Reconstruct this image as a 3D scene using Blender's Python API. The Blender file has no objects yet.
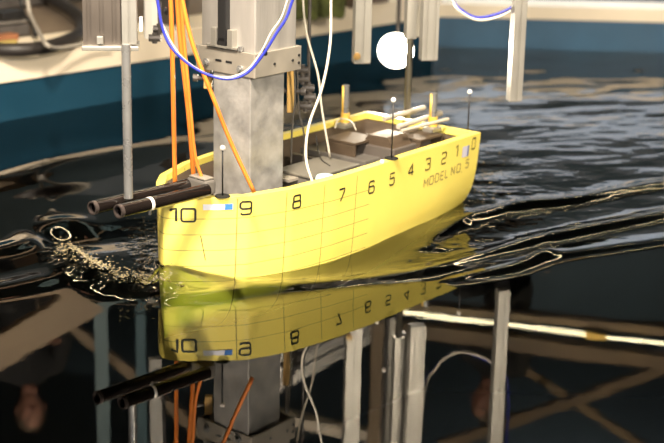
import bpy, bmesh, math, random
import numpy as np
from mathutils import Vector, Matrix
random.seed(7)
rng = np.random.default_rng(7)
C = bpy.context.scene.collection
PI = math.pi

# ------------------------------------------------------------------ camera
F_PX, CAM_H = 1500.0, 1.63
PITCH, ROLL = math.radians(16.5), math.radians(1.3)
_f = Vector((0, math.cos(PITCH), -math.sin(PITCH)))
_u = Vector((0, math.sin(PITCH), math.cos(PITCH)))
_x = Vector((1, 0, 0))
CX = _x*math.cos(ROLL) + _u*math.sin(ROLL)
CU = -_x*math.sin(ROLL) + _u*math.cos(ROLL)
cam_d = bpy.data.cameras.new('camera'); cam = bpy.data.objects.new('camera', cam_d); C.objects.link(cam)
cam.matrix_world = Matrix((( CX.x, CU.x, -_f.x, 0), (CX.y, CU.y, -_f.y, 0), (CX.z, CU.z, -_f.z, CAM_H), (0, 0, 0, 1)))
cam_d.sensor_width = 36; cam_d.lens = F_PX/664*36
cam_d.clip_start = 0.05; cam_d.clip_end = 100
cam_d.dof.use_dof = True; cam_d.dof.focus_distance = 5.0; cam_d.dof.aperture_fstop = 2.1
bpy.context.scene.camera = cam
vs = bpy.context.scene.view_settings
vs.view_transform = 'Standard'; vs.look = 'None'; vs.gamma = 1; vs.use_curve_mapping = False
vs.exposure = 0.45
try:
    bpy.context.scene.cycles.caustics_reflective = True
except Exception: pass

# ------------------------------------------------------------------ world and unseen area lights
w = bpy.data.worlds.new('hall_air'); bpy.context.scene.world = w; w.use_nodes = True
w.node_tree.nodes['Background'].inputs[0].default_value = (.75, .85, 1, 1)
w.node_tree.nodes['Background'].inputs[1].default_value = 0.035

def area(name, loc, target, size, power, col, size_y=None):
    l = bpy.data.lights.new(name, 'AREA'); l.energy = power; l.color = col; l.size = size
    if size_y: l.shape = 'RECTANGLE'; l.size_y = size_y
    o = bpy.data.objects.new(name, l); C.objects.link(o); o.location = loc
    o.rotation_euler = (Vector(target)-Vector(loc)).to_track_quat('-Z', 'Y').to_euler()
    return o
area('key_light', (3.0, 1.0, 2.9), (-.1, 5.3, .2), .5, 265, (1, .86, .66))
area('fill_light', (-2.2, 1.6, 2.8), (-.4, 5.0, .2), .7, 75, (1, .88, .74))
area('pool_side_light', (-.6, 3.2, 3.2), (-.9, 8.2, .2), .6, 400, (1, .85, .66))
area('far_wall_fill', (2.2, 10.2, 3.0), (2.0, 14.0, 1.0), 1.6, 260, (.80, .88, 1.0))  # added light: brightens the far wall so the rippled water mirrors it paler
area('far_wall_fill', (-2.2, 12.0, 3.0), (-1.5, 14.0, 1.0), 1.6, 40, (.8, .9, 1.0))  # second added light on the far wall, weaker, for the left part
area('ambient_fill', (0, -1.5, 3.3), (0, 6, 2.2), 2.5, 90, (.85, .95, 1.0))  # added ambient fill behind the camera, lifts the dark walls and ceiling

# ------------------------------------------------------------------ pixel helpers (only to measure places in the world)
def ray(px, py): return _f + CX*((px-332)/F_PX) - CU*((py-221.5)/F_PX)
CAMP = Vector((0, 0, CAM_H))
def Z(px, py, z):
    d = ray(px, py); return CAMP + d*((z-CAM_H)/d.z)
def Pd(px, py, y):
    d = ray(px, py); return CAMP + d*(y/d.y)
def Rf(px, py, y):                      # the place seen mirrored in still water at that pixel
    d = ray(px, py); p = CAMP + d*(y/d.y); return Vector((p.x, p.y, -p.z))
def proj(v):
    v = Vector(v)-CAMP; d = v.dot(_f); return 332+F_PX*v.dot(CX)/d, 221.5-F_PX*v.dot(CU)/d

# ------------------------------------------------------------------ mesh helpers
def obj(name, bm, m, parent=None, smooth=False):
    me = bpy.data.meshes.new(name); bm.normal_update(); bm.to_mesh(me); bm.free()
    if smooth:
        for p in me.polygons: p.use_smooth = True
    if m: me.materials.append(m)
    o = bpy.data.objects.new(name, me); C.objects.link(o)
    if parent:
        o.parent = parent; o.matrix_parent_inverse = parent_mw(parent).inverted()
    return o
def parent_mw(p):
    m = Matrix.Translation(p.location) @ p.rotation_euler.to_matrix().to_4x4()
    if p.parent: m = parent_mw(p.parent) @ p.matrix_parent_inverse @ m
    return m
def thing(name, label, cat, loc, group=None, rotz=0):
    o = bpy.data.objects.new(name, None); C.objects.link(o); o.location = loc; o.rotation_euler = (0, 0, rotz)
    o.empty_display_size = .05
    return tag(o, label, cat, group)
def tag(o, label, cat=None, group=None, kind=None):
    o['label'] = label
    if cat: o['category'] = cat
    if group: o['group'] = group
    if kind: o['kind'] = kind
    return o
def struct(name, bm, m, label=None, smooth=False):
    o = obj(name, bm, m, None, smooth); o['kind'] = 'structure'
    if label: o['label'] = label
    return o
def box(bm, c, ax, ay, az, hx, hy, hz, bev=0):
    """box centred at c with unit axes ax, ay, az and half sizes"""
    r = bmesh.ops.create_cube(bm, size=2)
    M = Matrix(((ax.x*hx, ay.x*hy, az.x*hz, c[0]), (ax.y*hx, ay.y*hy, az.y*hz, c[1]), (ax.z*hx, ay.z*hy, az.z*hz, c[2]), (0, 0, 0, 1)))
    bmesh.ops.transform(bm, matrix=M, verts=r['verts'])
    if bev:
        vv = set(r['verts']); es = [e for e in bm.edges if e.verts[0] in vv and e.verts[1] in vv]
        bmesh.ops.bevel(bm, geom=es, offset=bev, segments=2, affect='EDGES', profile=.6)
    return r
EX, EY, EZ = Vector((1, 0, 0)), Vector((0, 1, 0)), Vector((0, 0, 1))
def bar(bm, a, b, hw, hh, up=EZ, bev=0):
    a, b = Vector(a), Vector(b); d = (b-a).normalized()
    s = d.cross(up)
    if s.length < .1: s = d.cross(EX)
    s.normalize(); n = s.cross(d)
    return box(bm, (a+b)/2, d, s, n, (b-a).length/2, hw, hh, bev)
def smooth_path(pts, n=8):
    pts = [Vector(p) for p in pts]; P = [pts[0]*2-pts[1]] + pts + [pts[-1]*2-pts[-2]]; out = []
    for i in range(1, len(P)-2):
        a, b, c, d = P[i-1:i+3]
        for k in range(n):
            t = k/n
            out.append(.5*((2*b)+(c-a)*t+(2*a-5*b+4*c-d)*t*t+(3*b-a-3*c+d)*t**3))
    out.append(pts[-1]); return out
def tube(bm, pts, r, seg=12, cap=True, rr=None, hollow=0):
    pts = [Vector(p) for p in pts]; rings = []
    n = None
    for i, p in enumerate(pts):
        t = (pts[min(i+1, len(pts)-1)]-pts[max(i-1, 0)]).normalized()
        if n is None:
            n = t.cross(EZ)
            if n.length < .1: n = t.cross(EX)
        n = (n - t*n.dot(t)).normalized(); b = t.cross(n)
        R = rr[i] if rr else r
        rings.append([bm.verts.new(p+(n*math.cos(k*2*PI/seg)+b*math.sin(k*2*PI/seg))*R) for k in range(seg)])
    for a, b in zip(rings, rings[1:]):
        for k in range(seg): bm.faces.new((a[k], a[(k+1) % seg], b[(k+1) % seg], b[k]))
    if hollow:                         # open pipe: an inner wall and annular ends
        inner = []
        for i, p in enumerate(pts):
            inner.append([bm.verts.new(p+(v.co-p)*(hollow/r)) for v in rings[i]])
        for a, b in zip(inner, inner[1:]):
            for k in range(seg): bm.faces.new((a[k], b[k], b[(k+1) % seg], a[(k+1) % seg]))
        for A, B, fl in ((rings[0], inner[0], 0), (rings[-1], inner[-1], 1)):
            for k in range(seg):
                q = (A[k], B[k], B[(k+1) % seg], A[(k+1) % seg]); bm.faces.new(q if not fl else q[::-1])
    elif cap:
        bm.faces.new(rings[0][::-1]); bm.faces.new(rings[-1])
    return rings
def sph(bm, c, r, u=16, v=10, s=(1, 1, 1)):
    bmesh.ops.create_uvsphere(bm, u_segments=u, v_segments=v, radius=r, matrix=Matrix.Translation(c) @ Matrix.Diagonal((*s, 1)))
def cyl(bm, a, b, r, seg=16, r2=None):
    tube(bm, [a, b], r, seg, True, rr=[r, r2 if r2 is not None else r])
def prism(bm, pts, a, b):
    """2-D outline pts (list of Vector offsets) extruded from a to b"""
    A = [bm.verts.new(Vector(a)+p) for p in pts]; B = [bm.verts.new(Vector(b)+p) for p in pts]; n = len(pts)
    for k in range(n): bm.faces.new((A[k], A[(k+1) % n], B[(k+1) % n], B[k]))
    bm.faces.new(A[::-1]); bm.faces.new(B)
    bmesh.ops.recalc_face_normals(bm, faces=bm.faces)
def profile_bar(bm, a, b, u, v, hu, hv, nu=1, nv=1, g=.0045, depth=.006):
    """slotted aluminium profile: a rectangle with T-slot grooves cut along each side"""
    pts = []
    def side(o, d, L, n, inw):
        st = L/n; out = []
        for i in range(n):
            c = (i+.5)*st
            out += [o+d*(c-g), o+d*(c-g)+inw*depth*.4, o+d*(c-g*1.6)+inw*depth, o+d*(c+g*1.6)+inw*depth, o+d*(c+g)+inw*depth*.4, o+d*(c+g)]
        return [o+d*.0008]+out+[o+d*(L-.0008)]
    pts += side(-u*hu-v*hv, u, 2*hu, nu, v)
    pts += side(u*hu-v*hv, v, 2*hv, nv, -u)
    pts += side(u*hu+v*hv, -u, 2*hu, nu, -v)
    pts += side(-u*hu+v*hv, -v, 2*hv, nv, u)
    prism(bm, pts, a, b)

# ------------------------------------------------------------------ materials
MATS = {}
def mat(name, col, rough=.5, metal=0., noise=0., nscale=8., bump=0., bscale=60., coat=0., spec=.5, stretch=None, emit=0):
    if name in MATS: return MATS[name]
    m = bpy.data.materials.new(name); m.use_nodes = True; nt = m.node_tree; b = nt.nodes['Principled BSDF']
    b.inputs['Base Color'].default_value = (*col, 1); b.inputs['Roughness'].default_value = rough
    b.inputs['Metallic'].default_value = metal; b.inputs['Coat Weight'].default_value = coat
    b.inputs['Specular IOR Level'].default_value = spec
    tc = nt.nodes.new('ShaderNodeTexCoord'); mp = nt.nodes.new('ShaderNodeMapping')
    nt.links.new(tc.outputs['Object'], mp.inputs[0])
    if stretch: mp.inputs['Scale'].default_value = stretch
    if noise:
        n = nt.nodes.new('ShaderNodeTexNoise'); n.inputs['Scale'].default_value = nscale; n.inputs['Detail'].default_value = 5
        nt.links.new(mp.outputs[0], n.inputs['Vector'])
        r = nt.nodes.new('ShaderNodeValToRGB'); r.color_ramp.elements[0].position = .3; r.color_ramp.elements[1].position = .7
        r.color_ramp.elements[0].color = (*[c*(1-noise) for c in col], 1); r.color_ramp.elements[1].color = (*[min(1, c*(1+noise*.6)) for c in col], 1)
        nt.links.new(n.outputs[0], r.inputs[0]); nt.links.new(r.outputs[0], b.inputs['Base Color'])
        mr = nt.nodes.new('ShaderNodeMapRange'); mr.inputs[3].default_value = max(.03, rough-.12); mr.inputs[4].default_value = min(1, rough+.15)
        nt.links.new(n.outputs[0], mr.inputs[0]); nt.links.new(mr.outputs[0], b.inputs['Roughness'])
    if bump:
        n = nt.nodes.new('ShaderNodeTexNoise'); n.inputs['Scale'].default_value = bscale; n.inputs['Detail'].default_value = 4
        nt.links.new(mp.outputs[0], n.inputs['Vector'])
        bp = nt.nodes.new('ShaderNodeBump'); bp.inputs['Strength'].default_value = bump; bp.inputs['Distance'].default_value = .01
        nt.links.new(n.outputs[0], bp.inputs['Height']); nt.links.new(bp.outputs[0], b.inputs['Normal'])
    if emit:
        b.inputs['Emission Color'].default_value = (*col, 1); b.inputs['Emission Strength'].default_value = emit
    MATS[name] = m; return m
alu = mat('brushed aluminium', (.47, .45, .43), .36, .6, .15, 6, .12, 40, stretch=(3, 3, .4))
alu_raw = mat('mottled aluminium', (.46, .45, .44), .36, .55, .35, 14, .25, 22)
alu_mat = mat('anodised aluminium', (.40, .385, .35), .40, .7, .08, 5)
alu_dk = mat('dull aluminium', (.13, .11, .095), .42, .6, .15, 5)
steel = mat('polished steel', (.30, .30, .30), .28, .6, .1, 20)
plate_m = mat('satin plate', (.50, .46, .40), .45, .7, .12, 9)
black_pl = mat('black plastic', (.012, .012, .013), .4)
black_rub = mat('black rubber', (.018, .014, .013), .5, bump=.1)
tube_m = mat('dark carbon tube', (.012, .009, .008), .14, .2, .2, 12, coat=.4)
orange_m = mat('orange tubing', (.74, .215, .03), .38, bump=.05)
blue_m = mat('blue cable sheath', (.025, .035, .36), .35)
white_m = mat('white cable sheath', (.58, .54, .46), .4)
white_b = mat('white ball', (.85, .82, .78), .5)
ink = mat('black paint', (.02, .02, .015), .5)
ink_f = mat('faded grey paint', (.30, .24, .08), .6)
cream = mat('cream painted steel', (.80, .70, .56), .5, 0, .08, 3)
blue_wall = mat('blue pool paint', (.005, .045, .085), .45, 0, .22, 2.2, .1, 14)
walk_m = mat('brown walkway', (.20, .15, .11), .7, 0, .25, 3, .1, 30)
wood_m = mat('varnished ply', (.075, .052, .034), .55, 0, .25, 12, stretch=(1, 1, 6))
grey_pl = mat('grey plastic', (.12, .11, .10), .45, 0, .1, 8)
grey_d = mat('dark grey metal', (.10, .09, .085), .45, .3, .15, 10)
yellow_br = mat('yellow brass fitting', (.85, .55, .10), .35, .3)
green_m = mat('green rope', (.085, .10, .025), .8, 0, .5, 20, .6, 90)
hall_l = mat('pale grey hall wall', (.52, .55, .58), .8, 0, .2, .8)
hall_d = mat('dark hall ceiling', (.030, .038, .032), .8, 0, .3, .5)
girder_m = mat('brown painted girder', (.17, .115, .06), .5, 0, .25, 4)
tan_m = mat('tan painted girder', (.30, .22, .14), .55, 0, .12, 3)
lampm = mat('lit lamp glass', (1, .93, .80), .3, emit=70)
tubem = mat('lit strip light', (1, .87, .52), .3, emit=9)
skin_m = mat('skin', (.30, .15, .105), .55)
cloth_d = mat('black clothing', (.012, .012, .013), .85, bump=.3, bscale=30)
hair_m = mat('brown hair', (.05, .03, .02), .6)
sticker_m = mat('lilac white sticker', (.62, .60, .72), .4)
sticker_b = mat('blue sticker end', (.04, .18, .55), .4)

# ------------------------------------------------------------------ hull geometry: s runs aft from the stem, t to port
HEAD = math.radians(51.5)
HO = Vector((-.624, 4.688, 0)); HS = Vector((math.cos(HEAD), math.sin(HEAD), 0)); HT = Vector((-math.sin(HEAD), math.cos(HEAD), 0))
SCL = 1.575/1.6
S0, S1 = .105, 1.6
KS = [.105, .112, .125, .15, .18, .22, .30, .47, .67, .9, 1.1, 1.35, 1.6]
KB = [.002, .022, .044, .074, .105, .147, .208, .263, .287, .292, .288, .288, .281]
def hbt(s): return float(np.interp(s, KS, KB))
def ztop(s): return float(np.polyval(ZP, s))
ZP = np.polyfit([0, .8, 1.6], [.284, .300, .306], 2)
def zkeel(s): return float(np.interp(s, [0, .3, 1.0, 1.35, 1.6], [-.21, -.21, -.20, -.14, -.07]))
def half(s, z):
    zt, zk = ztop(s), zkeel(s); u = min(1, max(0, (zt-z)/(zt-zk)))
    n = float(np.interp(s, [0, .4, 1.0, 1.6], [5, 7, 6, 4.2]))
    fl = 1-.05*u - .02*math.sin(PI*u)
    return hbt(s)*fl*max(0, 1-u**n)**.5
def HW(s, t, z): return HO + HS*(s*SCL) + HT*t + EZ*z
def HP(s, z, side=-1, off=0):
    p = HW(s, side*half(s, z), z)
    if off:
        e = .004
        a = HW(s+e, side*half(s+e, z), z)-HW(s-e, side*half(s-e, z), z)
        b = HW(s, side*half(s, z+e), z+e)-HW(s, side*half(s, z-e), z-e)
        n = a.cross(b).normalized()
        if n.dot(HT)*side < 0: n = -n
        p = p + n*off
    return p
def s_at(px, z):
    lo, hi = .06, 1.6
    for _ in range(40):
        m = (lo+hi)/2
        if proj(HP(m, z))[0] < px: lo = m
        else: hi = m
    return lo

# ------------------------------------------------------------------ water surface heights
def vnoise(x, y, seed=0):
    r = np.random.default_rng(seed); T = r.random((256, 256))
    xi = np.floor(x).astype(int); yi = np.floor(y).astype(int); fx = x-xi; fy = y-yi
    fx = fx*fx*fx*(fx*(fx*6-15)+10); fy = fy*fy*fy*(fy*(fy*6-15)+10)
    g = lambda a, b: T[a % 256, b % 256]
    return (g(xi, yi)*(1-fx)*(1-fy)+g(xi+1, yi)*fx*(1-fy)+g(xi, yi+1)*(1-fx)*fy+g(xi+1, yi+1)*fx*fy)*2-1
def fbm(x, y, f, seed, o=3):
    v = 0; a = 1
    for k in range(o):
        v = v + a*vnoise(x*f*2**k+17.3*k, y*f*2**k+5.1*k, seed+k); a *= .5
    return v
def ridge(X, Y, pix, amps, sg_near, sg_far, power=2.0):
    """a crest following a line; near/far flank widths differ. returns height"""
    P = [Z(a, b, 0) for a, b in pix]; sp = smooth_path(P, 6); n = len(sp)
    A = np.interp(np.linspace(0, 1, n), np.linspace(0, 1, len(amps)), amps)
    best = np.full(X.shape, 1e9); amp = np.zeros(X.shape); sgn = np.zeros(X.shape)
    for i in range(n-1):
        a, b = sp[i], sp[i+1]; dx, dy = b.x-a.x, b.y-a.y; L2 = dx*dx+dy*dy
        t = np.clip(((X-a.x)*dx+(Y-a.y)*dy)/L2, 0, 1)
        ex, ey = X-(a.x+t*dx), Y-(a.y+t*dy); d = np.hypot(ex, ey); m = d < best
        best = np.where(m, d, best); amp = np.where(m, A[i]*(1-t)+A[i+1]*t, amp); sgn = np.where(m, dx*ey-dy*ex, sgn)
    sg = np.where(sgn > 0, sg_far, sg_near)
    return amp*np.exp(-(best/sg)**power)
def blob(X, Y, px, py, rx, ry, ang=0):
    c = Z(px, py, 0); ca, sa = math.cos(ang), math.sin(ang)
    u = (X-c.x)*ca+(Y-c.y)*sa; v = -(X-c.x)*sa+(Y-c.y)*ca
    return np.exp(-(u/rx)**2-(v/ry)**2)
def water_h(X, Y):
    H = np.zeros(X.shape)
    s = ((X-HO.x)*HS.x+(Y-HO.y)*HS.y)/SCL; t = (X-HO.x)*HT.x+(Y-HO.y)*HT.y
    # starboard bow wave running aft
    H += ridge(X, Y, [(160, 300), (185, 302), (222, 299), (262, 292), (330, 284), (400, 277), (480, 268), (560, 256), (700, 236)],
               [.0, .028, .032, .024, .018, .016, .014, .012, .008], .035, .085, 1.8)
    hb_ = np.interp(s, KS, KB, left=0, right=0); dist = np.maximum(0, np.where(s < S0, np.hypot(np.minimum(s-S0, 0)*1.2, t), np.abs(t)-hb_))
    Aq = np.interp(s, [-.1, .05, .12, .18, .27, .36], [.0, .050, .058, .036, .008, 0])
    H += Aq*np.exp(-(dist/np.where(t < 0, .12, .05))**2)
    # port bow wave, thrown over
    H += ridge(X, Y, [(160, 292), (132, 291), (104, 283), (80, 268), (62, 250)], [.030, .046, .046, .036, .012], .034, .060, 1.7)
    H -= .030*blob(X, Y, 60, 236, .08, .12, .8)
    H -= .018*blob(X, Y, 120, 235, .18, .14, .7)
    # trough along the side and rise at the quarter
    H -= .016*np.exp(-((s-.72)/.32)**2)*np.exp(-((t+.36)/.16)**2)
    H += .012*np.exp(-((s-1.15)/.20)**2)*np.exp(-((t+.40)/.12)**2)
    H += .022*np.exp(-((s-1.72)/.18)**2)*np.exp(-((t)/.30)**2)
    # stern wake crests
    H += ridge(X, Y, [(412, 258), (440, 238), (475, 222), (520, 210), (575, 203), (640, 190), (720, 176)], [.006, .020, .034, .034, .030, .024, .016], .030, .075, 1.8)
    H += ridge(X, Y, [(420, 276), (475, 262), (530, 246), (590, 232), (640, 222), (720, 205)], [.006, .022, .032, .030, .026, .020], .030, .075, 1.8)
    H += ridge(X, Y, [(455, 280), (490, 274), (520, 268), (545, 258), (552, 250)], [.006, .016, .022, .022, .010], .030, .04, 1.9)
    H += ridge(X, Y, [(-120, 200), (0, 180), (60, 164), (120, 152), (175, 142)], [.020, .020, .019, .017, .010], .15, .20, 2)
    # long smooth swells ahead of the bow
    H += ridge(X, Y, [(-90, 216), (0, 203), (60, 198), (120, 205)], [.003, .003, .003, .001], .10, .16, 2)
    H += ridge(X, Y, [(-120, 262), (-30, 256), (20, 246), (42, 232), (62, 222), (95, 224)], [.010, .012, .014, .014, .012, .004], .05, .07, 2)
    H += ridge(X, Y, [(-90, 305), (0, 291), (45, 281), (78, 268)], [.010, .012, .012, .006], .06, .10, 2)
    # wind-free ripples: strong in the wake and the far water, nearly none close by
    far = 1/(1+np.exp(-(Y-6.1+.25*X)/.28))
    wake = np.exp(-((s-1.75)/.55)**2)*np.exp(-(t/.55)**2)
    cu, cv = (X*.94+Y*.34), (-X*.34+Y*.94)
    side = 1/(1+np.exp(-(X+.45-.25*(Y-6))/.15))
    H += far*side*(.0046*fbm(cu*.45, cv, 4.0, 11, 2)+.0017*fbm(cu*.5, cv, 12, 21, 2))
    H += far*(1-side)*.001*fbm(cu*.4, cv, 1.8, 15, 1)
    H += wake*(.006*fbm(cu*.5, cv, 7, 31)+.0018*fbm(cu, cv, 34, 41, 2))
    H += .0005*fbm(cu*.5, cv, 2.2, 51, 1)
    foam = ridge(X, Y, [(172, 294), (132, 290), (102, 281), (78, 265), (64, 252)], [.7, 1, 1, 1, .6], .050, .050, 2)
    H += foam*(.017*fbm(X, Y, 36, 61, 3))
    bow = ridge(X, Y, [(160, 290), (215, 294), (300, 287), (380, 280)], [.9, .8, .6, .3], .04, .06, 2)
    H += bow*(.0035*fbm(cu*.5, cv, 26, 71, 3))
    jt = ridge(X, Y, [(152, 262), (140, 240), (150, 225)], [1, .8, .4], .06, .06, 2)
    H += jt*.004*fbm(X, Y, 30, 81, 2)
    q = ridge(X, Y, [(410, 268), (440, 252), (500, 240)], [.8, 1, .5], .07, .07, 2)
    H += q*.006*fbm(cu*.45, cv, 16, 91, 3)
    # keep the surface below the deck inside the hull
    hb = np.interp(s, KS, KB, left=0, right=0)
    H = np.where((np.abs(t) < hb*.93) & (s > S0) & (s < S1), np.minimum(H, .03), H)
    return H
# ------------------------------------------------------------------ the setting: basin, walkway, hall
WL0 = Z(0, 122, 0); WL1 = Z(350, 61, 0); wd = (WL1-WL0).normalized(); wn = Vector((-wd.y, wd.x, 0))     # away from the water
ER0 = Z(465, 17.5, .19); ER1 = Z(664, 22.5, .19); ed = (ER1-ER0).normalized(); ed.z = 0; ed.normalize(); en = Vector((-ed.y, ed.x, 0))
# corner where both walls meet
def isect(a, d, b, e):
    k = ((b.x-a.x)*e.y-(b.y-a.y)*e.x)/(d.x*e.y-d.y*e.x); return a+d*k
ER0f = Vector((ER0.x, ER0.y, 0)); COR = isect(Vector((WL0.x, WL0.y, 0)), wd, ER0f, ed)
LEFT = COR-wd*9.0; RIGHT = COR+ed*7.5
def wallslab(a, b, n, z0, z1, th, m, name, o=0, label=None):
    bm = bmesh.new(); d = (b-a).normalized()
    box(bm, (a+b)/2+n*(th/2+o)+EZ*((z0+z1)/2), d, n, EZ, (b-a).length/2, th/2, (z1-z0)/2, .004)
    return struct(name, bm, m, label)
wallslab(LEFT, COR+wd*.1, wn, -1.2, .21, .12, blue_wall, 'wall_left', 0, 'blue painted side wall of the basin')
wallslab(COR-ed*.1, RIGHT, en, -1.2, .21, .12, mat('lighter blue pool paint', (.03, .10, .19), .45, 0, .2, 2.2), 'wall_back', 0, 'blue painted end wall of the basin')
wallslab(LEFT, COR+wd*.05, wn, .19, .33, .34, cream, 'trim_1', -.015, 'cream rim beam on the left side of the basin')
wallslab(COR-ed*.02, RIGHT, en, .19, .275, .30, cream, 'trim_2', -.012, 'cream rim beam along the far end of the basin')
bm = bmesh.new(); box(bm, (0, 6, -1.25), EX, EY, EZ, 7, 9, .05); struct('floor', bm, blue_wall, 'dark floor of the basin below the water')
bm = bmesh.new()
A = LEFT+wn*.33; B = COR+wn*.33+wd*.3; Q = [A, B, B+Vector((-1, 6, 0)), A+Vector((-3, 6, 0))]
vs_ = [bm.verts.new(q+EZ*.315) for q in Q]; v2 = [bm.verts.new(q-EZ*.3) for q in Q]
bm.faces.new(vs_); bm.faces.new(v2[::-1])
for k in range(4): bm.faces.new((vs_[k], v2[k], v2[(k+1) % 4], vs_[(k+1) % 4]))
bmesh.ops.recalc_face_normals(bm, faces=bm.faces)
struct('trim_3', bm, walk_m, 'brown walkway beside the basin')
bm = bmesh.new()
A = COR+en*.28-ed*.4; B = RIGHT+en*.28; Q = [A, B, B+Vector((0, 5, 0)), A+Vector((-.6, 5, 0))]
vs_ = [bm.verts.new(q+EZ*.24) for q in Q]; v2 = [bm.verts.new(q-EZ*.3) for q in Q]
bm.faces.new(vs_); bm.faces.new(v2[::-1])
for k in range(4): bm.faces.new((vs_[k], v2[k], v2[(k+1) % 4], vs_[(k+1) % 4]))
bmesh.ops.recalc_face_normals(bm, faces=bm.faces)
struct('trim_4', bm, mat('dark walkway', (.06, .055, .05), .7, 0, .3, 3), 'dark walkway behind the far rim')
def plane_box(name, c, h, m, label):
    bm = bmesh.new(); box(bm, c, EX, EY, EZ, *h); return struct(name, bm, m, label)
plane_box('wall_hall_back', (0, 14.6, .8), (9, .1, .9), hall_l, 'pale lower wall of the hall')
plane_box('wall_hall_middle', (0, 14.65, 2.0), (9, .1, .35), mat('dim grey hall wall', (.09, .09, .08), .8, 0, .2, .8), 'dim grey middle band of the hall wall')
plane_box('wall_hall_upper', (0, 14.7, 3.05), (9, .1, .7), hall_d, 'dark upper wall of the hall')
plane_box('wall_hall_left', (-8, 6, 1.3), (.1, 9, 2.4), hall_d, 'dark side wall of the hall')
plane_box('wall_hall_right', (8, 6, 1.3), (.1, 9, 2.4), hall_d, 'dark side wall of the hall on the right')
plane_box('ceiling', (0, 6, 3.75), (9, 9, .08), hall_d, 'dark ceiling of the hall')

# water
def axis(lo, hi, a, b, step, grow=1.09):
    v = list(np.arange(a, b, step)); st = step; x = v[-1]
    while x < hi: st *= grow; x += st; v.append(min(x, hi))
    st = step; x = a; pre = []
    while x > lo: st *= grow; x -= st; pre.append(max(x, lo))
    return np.array(pre[::-1]+v)
gx = axis(-6, 6, -1.75, 1.75, .0075, 1.05); gy = axis(-1, 13.5, 3.9, 7.0, .0075, 1.018)
def build_water():
    X, Y = np.meshgrid(gx, gy); Hh = water_h(X, Y); ny, nx = X.shape
    co = np.stack([X, Y, Hh], -1).reshape(-1, 3)
    idx = np.arange(nx*ny).reshape(ny, nx)
    f = np.stack([idx[:-1, :-1], idx[:-1, 1:], idx[1:, 1:], idx[1:, :-1]], -1).reshape(-1, 4)
    # skirt and bottom close the volume
    loop = np.concatenate([idx[0, :-1], idx[:-1, -1], idx[-1, :0:-1], idx[:0:-1, 0]]); L = len(loop)
    low = co[loop].copy(); low[:, 2] = -1.18; base = len(co); co = np.concatenate([co, low])
    k = np.arange(L); k2 = (k+1) % L
    sk = np.stack([loop[k], base+k, base+k2, loop[k2]], -1)
    nv = len(co); nq = len(f)+len(sk)
    me = bpy.data.meshes.new('water')
    me.vertices.add(nv); me.vertices.foreach_set('co', co.astype(np.float32).ravel())
    li = np.concatenate([f.ravel(), sk.ravel(), base+np.arange(L)[::-1]]).astype(np.int32)
    me.loops.add(len(li)); me.loops.foreach_set('vertex_index', li)
    me.polygons.add(nq+1)
    me.polygons.foreach_set('loop_start', np.concatenate([np.arange(nq)*4, [nq*4]]).astype(np.int32))
    sm = np.zeros(nq+1, dtype=bool); sm[:len(f)] = True
    me.polygons.foreach_set('use_smooth', sm)
    me.update(calc_edges=True); me.validate()
    o = bpy.data.objects.new('water', me); C.objects.link(o); return o
def water_material():
    m = bpy.data.materials.new('basin water'); m.use_nodes = True; nt = m.node_tree; nt.nodes.clear()
    out = nt.nodes.new('ShaderNodeOutputMaterial'); mix = nt.nodes.new('ShaderNodeMixShader')
    tr = nt.nodes.new('ShaderNodeBsdfTransparent'); tr.inputs[0].default_value = (.80, .86, .78, 1)
    gl = nt.nodes.new('ShaderNodeBsdfGlossy'); gl.inputs['Roughness'].default_value = .015; gl.inputs[0].default_value = (1, 1, 1, 1)
    fr = nt.nodes.new('ShaderNodeFresnel'); fr.inputs[0].default_value = 1.5
    tc = nt.nodes.new('ShaderNodeTexCoord'); n = nt.nodes.new('ShaderNodeTexNoise'); n.inputs['Scale'].default_value = 7; n.inputs['Detail'].default_value = 3
    bp = nt.nodes.new('ShaderNodeBump'); bp.inputs['Strength'].default_value = .008; bp.inputs['Distance'].default_value = .02
    nt.links.new(tc.outputs['Object'], n.inputs['Vector']); nt.links.new(n.outputs[0], bp.inputs['Height'])
    nt.links.new(bp.outputs[0], gl.inputs['Normal']); nt.links.new(bp.outputs[0], fr.inputs['Normal'])
    nt.links.new(fr.outputs[0], mix.inputs[0]); nt.links.new(tr.outputs[0], mix.inputs[1]); nt.links.new(gl.outputs[0], mix.inputs[2])
    nt.links.new(mix.outputs[0], out.inputs['Surface'])
    ab = nt.nodes.new('ShaderNodeVolumeAbsorption'); ab.inputs['Color'].default_value = (.56, .68, .32, 1); ab.inputs['Density'].default_value = 5.2
    nt.links.new(ab.outputs[0], out.inputs['Volume'])
    return m
wo = build_water(); wo.data.materials.append(water_material())
tag(wo, 'dark basin water with smooth waves around the yellow hull', 'water', kind='stuff')

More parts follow.
